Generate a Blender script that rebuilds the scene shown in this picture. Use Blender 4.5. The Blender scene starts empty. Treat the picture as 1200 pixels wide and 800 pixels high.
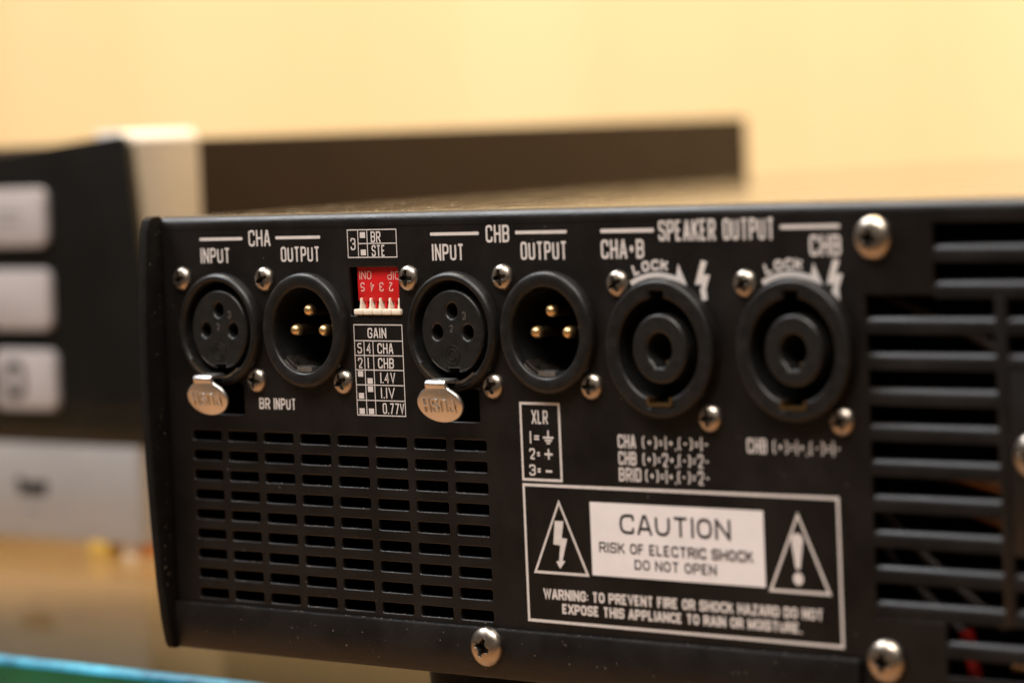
import bpy, bmesh, math, random
from mathutils import Vector, Matrix

random.seed(7)
SC = bpy.context.scene
COL = SC.collection
PI = math.pi

# ------------------------------------------------------------------ camera
# Panel frame used for the whole build (millimetres): X right along the rear
# panel, Y up, Z out of the panel.  World: x = X, y = -Z, z = Y + GROUND.
GROUND = 76.0                                   # the panel origin stands 76 mm above the glass
CAM_P = Vector((433.568, 38.652, 482.727))
CAM_F = Vector((-0.6670274, -0.0594649, -0.7426563))
CAM_R = Vector((0.7449868, -0.0421128, -0.6657486))
CAM_U = Vector((-0.0083133, 0.9973417, -0.0723910))
FPX = 3977.7                                    # focal length in pixels of a 1200 px wide frame


def W(v):
    return Vector((v[0] / 1000, -v[2] / 1000, (v[1] + GROUND) / 1000))


def D(v):
    return Vector((v[0], -v[2], v[1]))


cam_data = bpy.data.cameras.new('camera')
cam = bpy.data.objects.new('camera', cam_data)
COL.objects.link(cam)
r_, u_, f_ = D(CAM_R), D(CAM_U), D(CAM_F)
M = Matrix(((r_.x, u_.x, -f_.x), (r_.y, u_.y, -f_.y), (r_.z, u_.z, -f_.z))).to_4x4()
M.translation = W(CAM_P)
cam.matrix_world = M
cam_data.sensor_width = 36
cam_data.sensor_fit = 'HORIZONTAL'
cam_data.lens = FPX / 1200 * 36
cam_data.clip_start = 0.02
cam_data.clip_end = 50
cam_data.dof.use_dof = True
cam_data.dof.focus_distance = 0.671
cam_data.dof.aperture_fstop = 10.2
SC.camera = cam

# ------------------------------------------------------------------ light
world = bpy.data.worlds.new('World')
SC.world = world
world.use_nodes = True
bg = world.node_tree.nodes['Background']
bg.inputs['Color'].default_value = (0.30, 0.235, 0.17, 1)
bg.inputs['Strength'].default_value = 0.30


def area(name, loc, target, size, size_y, power, color):
    d = bpy.data.lights.new(name, 'AREA')
    d.shape = 'RECTANGLE'
    d.size, d.size_y = size, size_y
    d.energy = power
    d.color = color
    o = bpy.data.objects.new(name, d)
    COL.objects.link(o)
    o.location = loc
    o.rotation_euler = (Vector(target) - Vector(loc)).to_track_quat('-Z', 'Y').to_euler()
    return o


area('ceiling_lamp', (0.15, -0.60, 1.25), (0.0, 0.0, 0.05), 1.00, 0.55, 25, (1.0, 0.93, 0.86))
area('ceiling_lamp', (-0.95, -0.25, 1.15), (-0.05, 0.05, 0.05), 0.75, 0.65, 20, (0.94, 0.96, 1.0))
area('wall_wash_fill', (-0.30, 0.25, 1.25), (-0.40, 0.66, 0.05), 1.00, 0.15, 24, (1.0, 0.785, 0.53))  # unseen warm light added to brighten the wall

SC.view_settings.view_transform = 'Standard'
SC.view_settings.look = 'None'
SC.view_settings.exposure = 0.0
SC.view_settings.gamma = 1.0
SC.view_settings.use_curve_mapping = False


# ------------------------------------------------------------------ materials
def nodes_of(name):
    m = bpy.data.materials.new(name)
    m.use_nodes = True
    return m, m.node_tree.nodes, m.node_tree.links, m.node_tree.nodes['Principled BSDF']


def mat(name, col, rough=0.5, metal=0.0, spec=0.5, vary=0.0, vscale=300.0, rvary=0.0, bump=0.0, bscale=2000.0, col2=None):
    m, N, L, b = nodes_of(name)
    b.inputs['Base Color'].default_value = (*col, 1)
    b.inputs['Roughness'].default_value = rough
    b.inputs['Metallic'].default_value = metal
    b.inputs['Specular IOR Level'].default_value = spec
    tc = N.new('ShaderNodeTexCoord')
    if vary or rvary:
        n = N.new('ShaderNodeTexNoise')
        n.inputs['Scale'].default_value = vscale
        n.inputs['Detail'].default_value = 6
        n.inputs['Roughness'].default_value = 0.65
        L.new(tc.outputs['Object'], n.inputs['Vector'])
        if vary:
            r = N.new('ShaderNodeValToRGB')
            c2 = col2 or tuple(min(1, c * (1 + vary)) for c in col)
            r.color_ramp.elements[0].position = 0.35
            r.color_ramp.elements[1].position = 0.7
            r.color_ramp.elements[0].color = (*[c * (1 - vary) for c in col], 1)
            r.color_ramp.elements[1].color = (*c2, 1)
            L.new(n.outputs['Fac'], r.inputs['Fac'])
            L.new(r.outputs['Color'], b.inputs['Base Color'])
        if rvary:
            mr = N.new('ShaderNodeMapRange')
            mr.inputs['From Min'].default_value = 0.3
            mr.inputs['From Max'].default_value = 0.7
            mr.inputs['To Min'].default_value = max(0.02, rough - rvary)
            mr.inputs['To Max'].default_value = min(1, rough + rvary)
            L.new(n.outputs['Fac'], mr.inputs['Value'])
            L.new(mr.outputs['Result'], b.inputs['Roughness'])
    if bump:
        n2 = N.new('ShaderNodeTexNoise')
        n2.inputs['Scale'].default_value = bscale
        n2.inputs['Detail'].default_value = 3
        L.new(tc.outputs['Object'], n2.inputs['Vector'])
        bp = N.new('ShaderNodeBump')
        bp.inputs['Strength'].default_value = bump
        bp.inputs['Distance'].default_value = 0.0001
        L.new(n2.outputs['Fac'], bp.inputs['Height'])
        L.new(bp.outputs['Normal'], b.inputs['Normal'])
    return m


PAINT = mat('black_powder_coat', (0.0075, 0.0063, 0.0057), 0.36, 0, 0.36, vary=0.25, vscale=60, rvary=0.09, bump=0.5, bscale=2600)
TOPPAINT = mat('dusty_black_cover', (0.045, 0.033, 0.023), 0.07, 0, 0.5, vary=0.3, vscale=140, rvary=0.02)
EARPAINT = mat('matt_black_side', (0.005, 0.0046, 0.004), 0.7, 0, 0.15, vary=0.5, vscale=260, bump=0.8, bscale=900)
PLASTIC = mat('black_plastic', (0.010, 0.0095, 0.0092), 0.38, 0, 0.36, vary=0.25, vscale=400, rvary=0.08, bump=0.25, bscale=2200)
PLASTIC2 = mat('satin_black_plastic', (0.013, 0.0125, 0.012), 0.34, 0, 0.4, vary=0.2, vscale=500, rvary=0.07, bump=0.2, bscale=2600)
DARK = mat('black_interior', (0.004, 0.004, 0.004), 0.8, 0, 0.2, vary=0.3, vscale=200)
PRINT = mat('white_screen_print', (0.66, 0.61, 0.58), 0.55, 0, 0.3, vary=0.10, vscale=900)
LABELW = mat('white_label_print', (0.80, 0.755, 0.755), 0.55, 0, 0.3, vary=0.04, vscale=120)
INK = mat('black_ink', (0.02, 0.018, 0.018), 0.5, 0, 0.3, vary=0.2, vscale=900)
NICKEL = mat('nickel_plate', (0.44, 0.385, 0.325), 0.31, 1.0, 0.5, vary=0.12, vscale=700, rvary=0.07, bump=0.12, bscale=1200)
OXSHADE = mat('oxide_shade_recess', (0.05, 0.043, 0.036), 0.5, 0.6, 0.4, vary=0.3, vscale=900)  # dark colour holds both black oxide and the shade inside the recess
STEEL = mat('brushed_steel', (0.66, 0.64, 0.62), 0.36, 1.0, 0.5, vary=0.06, vscale=900, rvary=0.05, bump=0.08, bscale=1500)
GOLD = mat('gold_plate', (0.90, 0.62, 0.30), 0.38, 1.0, 0.5, vary=0.12, vscale=900)
PINSHADE = mat('shaded_pin_gold', (0.06, 0.038, 0.018), 0.5, 0.8, 0.4, vary=0.3, vscale=900)  # pin plating darkened, the socket cavity's shade put into its colour
BRASS = mat('aged_brass', (0.40, 0.26, 0.11), 0.35, 1.0, 0.5, vary=0.2, vscale=900)
RED = mat('red_switch_plastic', (0.62, 0.012, 0.014), 0.36, 0, 0.5, vary=0.12, vscale=500)
REDP = mat('pale_pink_print', (0.80, 0.42, 0.38), 0.5, 0, 0.3, vary=0.1, vscale=900)
CREAM = mat('cream_slider_plastic', (0.84, 0.74, 0.60), 0.4, 0, 0.5, vary=0.08, vscale=700)
DUST = mat('dust_flakes', (0.62, 0.54, 0.44), 0.7, 0, 0.3, vary=0.3, vscale=600)
RUBBER = mat('black_rubber', (0.012, 0.012, 0.013), 0.7, 0, 0.3, vary=0.2, vscale=300, bump=0.2)
COPPER = mat('copper_winding', (0.34, 0.16, 0.07), 0.35, 1.0, 0.5, vary=0.2, vscale=300)
WRED = mat('red_wire_sleeve', (0.55, 0.02, 0.015), 0.4, vary=0.1)
WGREY = mat('grey_wire_sleeve', (0.10, 0.085, 0.08), 0.5, vary=0.2)
WORANGE = mat('orange_plug', (0.62, 0.20, 0.03), 0.4, vary=0.1)
ALU = mat('satin_aluminium', (0.52, 0.50, 0.475), 0.42, 0.45, 0.5, vary=0.06, vscale=60, rvary=0.05)
SILVERP = mat('silver_front_paint', (0.36, 0.345, 0.34), 0.40, 0.25, 0.5, vary=0.05, vscale=50)
EDGEHI = mat('bezel_highlight_white', (0.82, 0.80, 0.77), 0.3, 0.0, 0.5, vary=0.04, vscale=60)  # silver edge whitened to hold a painted highlight
GLOSSB = mat('gloss_black_front', (0.008, 0.0078, 0.0075), 0.16, 0, 0.5, vary=0.25, vscale=30, rvary=0.05)
CASE = mat('brown_black_case_paint', (0.020, 0.0105, 0.005), 0.5, 0, 0.25, vary=0.2, vscale=40, bump=0.3)
BUTTON = mat('pale_button_plastic', (0.38, 0.345, 0.34), 0.42, 0, 0.4, vary=0.05, vscale=60)
BUTTONP = mat('grey_button_print', (0.20, 0.19, 0.19), 0.5, vary=0.1)
AMBER = mat('amber_foot_rubber', (0.55, 0.34, 0.06), 0.5, vary=0.15, vscale=80)


def wall_material():
    m, N, L, b = nodes_of('warm_cream_wall')
    tc = N.new('ShaderNodeTexCoord')
    mp = N.new('ShaderNodeMapping')
    mp.inputs['Scale'].default_value = (7.0, 7.0, 0.5)
    n = N.new('ShaderNodeTexNoise')
    n.inputs['Scale'].default_value = 1.6
    n.inputs['Detail'].default_value = 5
    r = N.new('ShaderNodeValToRGB')
    r.color_ramp.elements[0].position = 0.3
    r.color_ramp.elements[1].position = 0.75
    r.color_ramp.elements[0].color = (0.75, 0.555, 0.295, 1)
    r.color_ramp.elements[1].color = (0.82, 0.63, 0.355, 1)
    L.new(tc.outputs['Object'], mp.inputs['Vector'])
    L.new(mp.outputs['Vector'], n.inputs['Vector'])
    L.new(n.outputs['Fac'], r.inputs['Fac'])
    L.new(r.outputs['Color'], b.inputs['Base Color'])
    b.inputs['Roughness'].default_value = 0.55
    return m


def wood_material():
    m, N, L, b = nodes_of('tan_wood_board')
    tc = N.new('ShaderNodeTexCoord')
    mp = N.new('ShaderNodeMapping')
    mp.inputs['Scale'].default_value = (3.0, 22.0, 3.0)
    n = N.new('ShaderNodeTexNoise')
    n.inputs['Scale'].default_value = 2.2
    n.inputs['Detail'].default_value = 8
    r = N.new('ShaderNodeValToRGB')
    r.color_ramp.elements[0].position = 0.3
    r.color_ramp.elements[1].position = 0.72
    r.color_ramp.elements[0].color = (0.20, 0.098, 0.036, 1)
    r.color_ramp.elements[1].color = (0.31, 0.165, 0.066, 1)
    L.new(tc.outputs['Object'], mp.inputs['Vector'])
    L.new(mp.outputs['Vector'], n.inputs['Vector'])
    L.new(n.outputs['Fac'], r.inputs['Fac'])
    L.new(r.outputs['Color'], b.inputs['Base Color'])
    b.inputs['Roughness'].default_value = 0.5
    return m


def glass_material():
    m, N, L, b = nodes_of('clear_shelf_glass')
    N.remove(b)
    out = N['Material Output']
    fr = N.new('ShaderNodeFresnel')
    fr.inputs['IOR'].default_value = 1.06
    ge = N.new('ShaderNodeNewGeometry')
    inv = N.new('ShaderNodeMath')
    inv.operation = 'SUBTRACT'
    inv.inputs[0].default_value = 1.0
    mul = N.new('ShaderNodeMath')
    mul.operation = 'MULTIPLY'
    L.new(ge.outputs['Backfacing'], inv.inputs[1])
    L.new(inv.outputs['Value'], mul.inputs[0])
    L.new(fr.outputs['Fac'], mul.inputs[1])
    t = N.new('ShaderNodeBsdfTransparent')
    t.inputs['Color'].default_value = (0.95, 0.97, 0.95, 1)
    g = N.new('ShaderNodeBsdfGlossy')
    g.inputs['Color'].default_value = (0.95, 1, 0.98, 1)
    g.inputs['Roughness'].default_value = 0.03
    mx = N.new('ShaderNodeMixShader')
    L.new(mul.outputs['Value'], mx.inputs['Fac'])
    L.new(t.outputs['BSDF'], mx.inputs[1])
    L.new(g.outputs['BSDF'], mx.inputs[2])
    L.new(mx.outputs['Shader'], out.inputs['Surface'])
    return m


GLASS = glass_material()
EDGEG = mat('green_glass_edge', (0.008, 0.12, 0.055), 0.15, 0, 0.6, vary=0.3, vscale=40)
EDGEB = mat('aqua_polished_arris', (0.015, 0.17, 0.31), 0.35, 0, 0.3, vary=0.5, vscale=70, col2=(0.045, 0.33, 0.50))


# ------------------------------------------------------------------ builders (panel frame, mm)
ROT = Matrix(((0.001, 0, 0, 0), (0, 0, -0.001, 0), (0, 0.001, 0, 0), (0, 0, 0, 1)))
WORLDPOS = {}


def link_obj(name, me, parent, at):
    o = bpy.data.objects.new(name, me)
    COL.objects.link(o)
    w = W(at)
    if parent is not None:
        o.parent = parent
        o.location = w - WORLDPOS[parent.name]
    else:
        o.location = w
    WORLDPOS[o.name] = w
    return o


def smooth(me, angle=40):
    bm = bmesh.new()
    bm.from_mesh(me)
    lim = math.radians(angle)
    for f in bm.faces:
        f.smooth = True
    for e in bm.edges:
        if len(e.link_faces) == 2:
            e.smooth = e.calc_face_angle(0) < lim
    bm.to_mesh(me)
    bm.free()


def mk(name, bm, material, parent=None, at=(0, 0, 0), angle=40, recalc=True):
    """bm is in panel-frame mm around `at`."""
    if recalc:
        bmesh.ops.recalc_face_normals(bm, faces=bm.faces[:])
    me = bpy.data.meshes.new(name)
    bm.to_mesh(me)
    bm.free()
    me.transform(ROT)
    if angle:
        smooth(me, angle)
    me.materials.append(material)
    return link_obj(name, me, parent, at)


def clone(o, parent, at):
    c = o.copy()
    COL.objects.link(c)
    c.parent = parent
    w = W(at)
    c.location = w - (WORLDPOS[parent.name] if parent else Vector((0, 0, 0)))
    WORLDPOS[c.name] = w
    return c


def empty(name, at, label, cat):
    o = bpy.data.objects.new(name, None)
    COL.objects.link(o)
    o.empty_display_size = 0.02
    o.location = W(at)
    WORLDPOS[o.name] = W(at)
    o['label'] = label
    o['category'] = cat
    return o


def lathe(prof, n=64, a0=0.0, a1=2 * PI, bm=None):
    bm = bm or bmesh.new()
    full = abs(a1 - a0 - 2 * PI) < 1e-6
    k = n if full else n + 1
    rings = []
    for r, z in prof:
        if r < 1e-6:
            rings.append([bm.verts.new((0, 0, z))])
        else:
            rings.append([bm.verts.new((r * math.cos(a0 + (a1 - a0) * i / n), r * math.sin(a0 + (a1 - a0) * i / n), z)) for i in range(k)])
    for A, B in zip(rings, rings[1:]):
        for i in range(n):
            j = (i + 1) % k
            if len(A) == 1 and len(B) == 1:
                continue
            if len(A) == 1:
                bm.faces.new((A[0], B[i], B[j]))
            elif len(B) == 1:
                bm.faces.new((A[i], A[j], B[0]))
            else:
                bm.faces.new((A[i], A[j], B[j], B[i]))
    return bm


def box(x0, x1, y0, y1, z0, z1, bevel=0.0, seg=2, bm=None):
    own = bm is None
    bm = bm or bmesh.new()
    v = [bm.verts.new((x, y, z)) for x in (x0, x1) for y in (y0, y1) for z in (z0, z1)]
    for q in ((0, 1, 3, 2), (4, 6, 7, 5), (0, 4, 5, 1), (2, 3, 7, 6), (0, 2, 6, 4), (1, 5, 7, 3)):
        bm.faces.new([v[i] for i in q])
    if bevel and own:
        bmesh.ops.recalc_face_normals(bm, faces=bm.faces[:])
        bmesh.ops.bevel(bm, geom=bm.edges[:], offset=bevel, segments=seg, profile=0.5, affect='EDGES')
    return bm


def prism(pts, z0, z1, bevel=0.0, seg=2, axis='z'):
    bm = bmesh.new()
    def P(a, b, c):
        return (a, b, c) if axis == 'z' else (c, b, a)     # axis x: pts are (Z, Y), extruded along X
    lo = [bm.verts.new(P(x, y, z0)) for x, y in pts]
    hi = [bm.verts.new(P(x, y, z1)) for x, y in pts]
    n = len(pts)
    bm.faces.new(lo)
    bm.faces.new(hi)
    for i in range(n):
        bm.faces.new((lo[i], lo[(i + 1) % n], hi[(i + 1) % n], hi[i]))
    bmesh.ops.recalc_face_normals(bm, faces=bm.faces[:])
    if bevel:
        es = [e for e in bm.edges if e.calc_face_angle(0) > 0.6]
        bmesh.ops.bevel(bm, geom=es, offset=bevel, segments=seg, profile=0.5, affect='EDGES')
    return bm


def tube(path, r, n=10):
    bm = bmesh.new()
    path = [Vector(p) for p in path]
    rings = []
    for i, p in enumerate(path):
        t = (path[min(i + 1, len(path) - 1)] - path[max(i - 1, 0)]).normalized()
        a = t.orthogonal().normalized()
        if i:
            a = (prev - t * prev.dot(t)).normalized()
        prev = a
        b = t.cross(a)
        rings.append([bm.verts.new(p + (a * math.cos(2 * PI * k / n) + b * math.sin(2 * PI * k / n)) * r) for k in range(n)])
    for A, B in zip(rings, rings[1:]):
        for k in range(n):
            bm.faces.new((A[k], A[(k + 1) % n], B[(k + 1) % n], B[k]))
    bm.faces.new(rings[0])
    bm.faces.new(rings[-1])
    return bm


def arc_pts(cx, cy, r, a0, a1, n):
    return [(cx + r * math.cos(a0 + (a1 - a0) * i / n), cy + r * math.sin(a0 + (a1 - a0) * i / n)) for i in range(n + 1)]


def circle(cx, cy, r, n=64):
    return arc_pts(cx, cy, r, 0, 2 * PI, n)[:-1]


def rrect(x0, x1, y0, y1, r, n=3):
    return (arc_pts(x1 - r, y1 - r, r, 0, PI / 2, n) + arc_pts(x0 + r, y1 - r, r, PI / 2, PI, n)
            + arc_pts(x0 + r, y0 + r, r, PI, 1.5 * PI, n) + arc_pts(x1 - r, y0 + r, r, 1.5 * PI, 2 * PI, n))


def plate(name, outer, holes, z0, z1, material, parent, at=(0, 0, 0), bevel=0.25, res=2):
    """sheet with real holes; every edge gets a small rounded bevel"""
    cu = bpy.data.curves.new(name, 'CURVE')
    cu.dimensions = '2D'
    cu.fill_mode = 'BOTH'
    cu.extrude = (z1 - z0) / 2 - bevel
    cu.bevel_depth = bevel
    cu.bevel_resolution = res
    cu.offset = -bevel
    for loop in [outer] + holes:
        s = cu.splines.new('POLY')
        s.points.add(len(loop) - 1)
        for p, (x, y) in zip(s.points, loop):
            p.co = (x, y, 0, 1)
        s.use_cyclic_u = True
    tmp = bpy.data.objects.new('tmp', cu)
    COL.objects.link(tmp)
    dg = bpy.context.evaluated_depsgraph_get()
    me = bpy.data.meshes.new_from_object(tmp.evaluated_get(dg))
    bpy.data.objects.remove(tmp)
    bpy.data.curves.remove(cu)
    me.name = name
    me.transform(Matrix.Translation((0, 0, (z0 + z1) / 2)))
    me.transform(ROT)
    smooth(me, 35)
    me.materials.clear()
    me.materials.append(material)
    return link_obj(name, me, parent, at)


def px(x, y, z=0.0):
    """photograph pixel (1200x800) -> (X, Y) on the plane Z = z of the rear panel"""
    d = CAM_F + CAM_R * ((x - 600) / FPX) - CAM_U * ((y - 400) / FPX)
    q = CAM_P + d * ((z - CAM_P.z) / d.z)
    return q.x, q.y


def pbox(x0, y0, x1, y1):
    """pixel box -> panel box X0, Ytop, X1, Ybottom"""
    xm, ym = (x0 + x1) / 2, (y0 + y1) / 2
    return px(x0, ym)[0], px(xm, y0)[1], px(x1, ym)[0], px(xm, y1)[1]


# ------------------------------------------------------------------ condensed stroke lettering
R_ = 1
GLYPH = {  # strokes in a unit box: (points, closed, rounded)
    'A': [([(0, 0), (.42, 1), (.58, 1), (1, 0)], 0, 0), ([(.18, .27), (.82, .27)], 0, 0)],
    'B': [([(0, 0), (0, 1), (1, 1), (1, .52), (0, .52)], 0, 1), ([(.4, .52), (1, .52), (1, 0), (0, 0)], 0, 1), ([(0, 0), (0, 1)], 0, 0)],
    'C': [([(1, .7), (1, 1), (0, 1), (0, 0), (1, 0), (1, .3)], 0, 1)],
    'D': [([(0, 0), (0, 1), (1, 1), (1, 0)], 1, 1), ([(0, 0), (0, 1)], 0, 0)],
    'E': [([(1, 1), (0, 1), (0, 0), (1, 0)], 0, 0), ([(0, .5), (.8, .5)], 0, 0)],
    'G': [([(1, .7), (1, 1), (0, 1), (0, 0), (1, 0), (1, .48), (.5, .48)], 0, 1)],
    'H': [([(0, 0), (0, 1)], 0, 0), ([(1, 0), (1, 1)], 0, 0), ([(0, .5), (1, .5)], 0, 0)],
    'I': [([(0, 0), (0, 1)], 0, 0)],
    'K': [([(0, 0), (0, 1)], 0, 0), ([(1, 1), (.05, .42)], 0, 0), ([(.35, .58), (1, 0)], 0, 0)],
    'L': [([(0, 1), (0, 0), (1, 0)], 0, 0)],
    'N': [([(0, 0), (0, 1)], 0, 0), ([(.02, 1), (.98, 0)], 0, 0), ([(1, 0), (1, 1)], 0, 0)],
    'O': [([(0, 0), (0, 1), (1, 1), (1, 0)], 1, 1)],
    'P': [([(0, .44), (0, 1), (1, 1), (1, .44), (0, .44)], 0, 1), ([(0, 0), (0, 1)], 0, 0)],
    'R': [([(0, .46), (0, 1), (1, 1), (1, .46), (0, .46)], 0, 1), ([(0, 0), (0, 1)], 0, 0), ([(.5, .46), (1, 0)], 0, 0)],
    'S': [([(1, .74), (1, 1), (0, 1), (0, .52), (1, .48), (1, 0), (0, 0), (0, .26)], 0, 1)],
    'T': [([(0, 1), (1, 1)], 0, 0), ([(.5, 0), (.5, 1)], 0, 0)],
    'U': [([(0, 1), (0, 0), (1, 0), (1, 1)], 0, 1)],
    'V': [([(0, 1), (.5, 0), (1, 1)], 0, 0)],
    'F': [([(0, 0), (0, 1), (1, 1)], 0, 0), ([(0, .5), (.85, .5)], 0, 0)],
    'M': [([(0, 0), (0, 1)], 0, 0), ([(.02, 1), (.5, .1), (.98, 1)], 0, 0), ([(1, 0), (1, 1)], 0, 0)],
    'W': [([(0, 1), (.25, 0), (.5, 1), (.75, 0), (1, 1)], 0, 0)],
    'Z': [([(0, 1), (1, 1), (0, 0), (1, 0)], 0, 0)],
    ':': [([(0, .08), (0, .22)], 0, 0), ([(0, .55), (0, .69)], 0, 0)],
    'X': [([(0, 0), (1, 1)], 0, 0), ([(0, 1), (1, 0)], 0, 0)],
    '0': [([(0, 0), (0, 1), (1, 1), (1, 0)], 1, 1)],
    '1': [([(0, 0), (0, 1)], 0, 0)],
    '2': [([(0, .72), (0, 1), (1, 1), (1, .58), (0, .0), (1, 0)], 0, 1)],
    '3': [([(0, .74), (0, 1), (1, 1), (1, .52), (.35, .52)], 0, 1), ([(.35, .52), (1, .52), (1, 0), (0, 0), (0, .26)], 0, 1)],
    '4': [([(.72, 0), (.72, 1), (0, .3), (1, .3)], 0, 0)],
    '5': [([(1, 1), (0, 1), (0, .58), (1, .58), (1, 0), (0, 0), (0, .24)], 0, 1)],
    '7': [([(0, 1), (1, 1), (.35, 0)], 0, 0)],
    '+': [([(0, .5), (1, .5)], 0, 0), ([(.5, .3), (.5, .7)], 0, 0)],
    '-': [([(0, .5), (1, .5)], 0, 0)],
    '=': [([(0, .62), (1, .62)], 0, 0), ([(0, .36), (1, .36)], 0, 0)],
    '(': [([(1, 1), (0, .85), (0, .15), (1, 0)], 0, 1)],
    ')': [([(0, 1), (1, .85), (1, .15), (0, 0)], 0, 1)],
    '.': [([(0, 0), (0, .06)], 0, 0)],
    ',': [([(0, -.1), (0, .08)], 0, 0)],
}
KW = {'M': 1.15, 'W': 1.5, 'O': 1.0, 'E': .85, 'F': .8, 'L': .8, ':': 0, 'I': 0, '1': 0, '(': .32, ')': .32, '.': 0, ',': 0, '-': .55, '+': .7, '=': .6, ' ': .45}


def rounded(pts, closed, rad):
    out, n = [], len(pts)
    for i, p in enumerate(pts):
        p = Vector(p)
        if not closed and i in (0, n - 1):
            out.append(p)
            continue
        a, b = Vector(pts[i - 1]), Vector(pts[(i + 1) % n])
        r = min(rad, (a - p).length * .48, (b - p).length * .48)
        A, B = p + (a - p).normalized() * r, p + (b - p).normalized() * r
        for k in range(4):
            t = k / 3
            out.append(A * (1 - t) ** 2 + p * 2 * t * (1 - t) + B * t * t)
    return out


def stroke(bm, pts, closed, s, z):
    """flat ribbon of width s along pts with mitred joints"""
    pts = [Vector(p) for p in pts]
    n = len(pts)
    L, Rr = [], []
    for i, p in enumerate(pts):
        a = pts[i - 1] if (i or closed) else None
        b = pts[(i + 1) % n] if (i < n - 1 or closed) else None
        d1 = (p - a).normalized() if a is not None else None
        d2 = (b - p).normalized() if b is not None else None
        if d1 is None: d1 = d2
        if d2 is None: d2 = d1
        t = d1 + d2
        t = t.normalized() if t.length > 1e-6 else d1
        nrm = Vector((-t.y, t.x))
        k = max(0.5, nrm.dot(Vector((-d1.y, d1.x))))
        L.append(bm.verts.new((*(p + nrm * (s / 2 / k)), z)))
        Rr.append(bm.verts.new((*(p - nrm * (s / 2 / k)), z)))
    for i in range(n if closed else n - 1):
        j = (i + 1) % n
        bm.faces.new((Rr[i], Rr[j], L[j], L[i]))


ZP = 0.03     # print film stands 0.03 mm proud


def word_bm(txt, x0, yt, x1, yb, s=None, gap=.30, bm=None, z=ZP, wide=False):
    bm = bm or bmesh.new()
    h = yt - yb
    s = s or h * .135
    kw = lambda c: .25 if wide and c == ' ' else KW.get(c, 1)
    tot = sum(kw(c) for c in txt)
    w = (x1 - x0 - s * len(txt)) / max(.01, tot + gap * (len(txt) - 1))      # w: centreline width of a full letter
    x, zz = x0 + s / 2, z
    for c in txt:
        k = kw(c) * w
        for pts, closed, rnd in GLYPH.get(c, []):
            q = []
            for u, v in pts:
                vy = min(max(v, 0), 1)
                q.append((x + u * k, yb + s / 2 + vy * (h - s) + (v - vy) * h))
            if not rnd or len(q) == 2:                                # open ends reach the letter's full height
                for e, o in ((0, 1), (-1, -2)):
                    dd = Vector(q[e]) - Vector(q[o])
                    if abs(pts[e][1]) in (0, 1) and not closed and abs(dd.y) > abs(dd.x):
                        q[e] = tuple(Vector(q[e]) + dd.normalized() * s / 2)
            if rnd:
                q = rounded(q, closed, max((.55 if wide else .42) * k, s * .6))
            stroke(bm, q, closed, s, zz)
            zz += 0.004
        x += k + s + gap * w
    return bm


def word(txt, parent, box_mm, s=None, gap=.30, material=None, z=ZP, wide=False):
    return mk('lettering', word_bm(txt, *box_mm, s=s, gap=gap, z=z, wide=wide), material or PRINT, parent, angle=0, recalc=False)


def flat(name, pts, material, parent, z=ZP):
    bm = bmesh.new()
    bm.faces.new([bm.verts.new((x, y, z)) for x, y in pts])
    bmesh.ops.triangulate(bm, faces=bm.faces[:])
    return mk(name, bm, material, parent, angle=0)


def ribbon(name, polys, s, material, parent, z=ZP):
    bm = bmesh.new()
    for k, (pts, closed) in enumerate(polys):
        stroke(bm, pts, closed, s, z + k * 0.004)
    return mk(name, bm, material, parent, angle=0, recalc=False)


# ================================================================== setting
def structure(name, bm, material, angle=0):
    o = mk(name, bm, material, None, (0, 0, 0), angle=angle)
    o['kind'] = 'structure'
    return o


structure('wall', box(-2600, 1500, -500, 1500, -700, -650), wall_material())
structure('counter', box(-2600, 1500, -200, -150, -649, 260), wood_material())

# ------------------------------------------------------------------ glass shelf
TOPY = -GROUND
EZ = -18.0
shelf = empty('glass_shelf', (-100, -150, -300), 'clear glass shelf with green cut edge and bright aqua arris under the amplifier', 'shelf')
slab = mk('glass_pane', box(-1300, 900, TOPY - 12, TOPY, -640, EZ - 2.2), GLASS, shelf, angle=0)
edge = mk('cut_edge', prism([(EZ, TOPY - 1.9), (EZ, TOPY - 10.4), (EZ - 1.5, TOPY - 12), (EZ - 2.15, TOPY - 12), (EZ - 2.15, TOPY - 1.9)], -1300, 900, axis='x'), EDGEG, shelf, angle=0)
arris = mk('polished_arris', prism([(EZ, TOPY - 1.85), (EZ - 0.3, TOPY - 1.1), (EZ - 1.0, TOPY - 0.3), (EZ - 2.15, TOPY), (EZ - 2.15, TOPY - 1.85)], -1300, 900, axis='x'), EDGEB, shelf, angle=60)
# counter brackets carrying the glass, out of sight under it
for bx_ in (-900, 500):
    mk('support', box(bx_, bx_ + 40, -150, TOPY - 12, -560, -60, 2), ALU, shelf, angle=40)

# ================================================================== amplifier
XL, XR = -98.0, 345.0
YB, YT = -65.5, 24.0
amp = empty('power_amplifier', (120, TOPY, -150), 'black power amplifier seen from its connector panel on the glass shelf', 'amplifier')

# ---- holes in the rear panel
holes = []
SOCK = {}
for key, (cx, cy, kind) in {'a_in': (255, 386, 'f'), 'a_out': (355, 387, 'm'), 'b_in': (528, 387, 'f'),
                            'b_out': (639, 388, 'm'), 's_a': (773, 408, 's'), 's_b': (930, 408.5, 's')}.items():
    X, Y = px(cx, cy, 1.6)
    Y = {'f': 1.85, 'm': 1.85, 's': -0.95}[kind]
    SOCK[key] = (X, Y, kind)
    holes.append(circle(X, Y, 10.9, 56) if kind == 's' else circle(X, Y, 10.2, 56))
for key in ('a_in', 'b_in'):
    X, Y, k = SOCK[key]
    holes.append(rrect(X - 6.0, X + 5.2, Y - 17.6, Y - 11.2, .4))
holes.append(rrect(-43.0, -29.5, 4.85, 14.45, .25))
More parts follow.
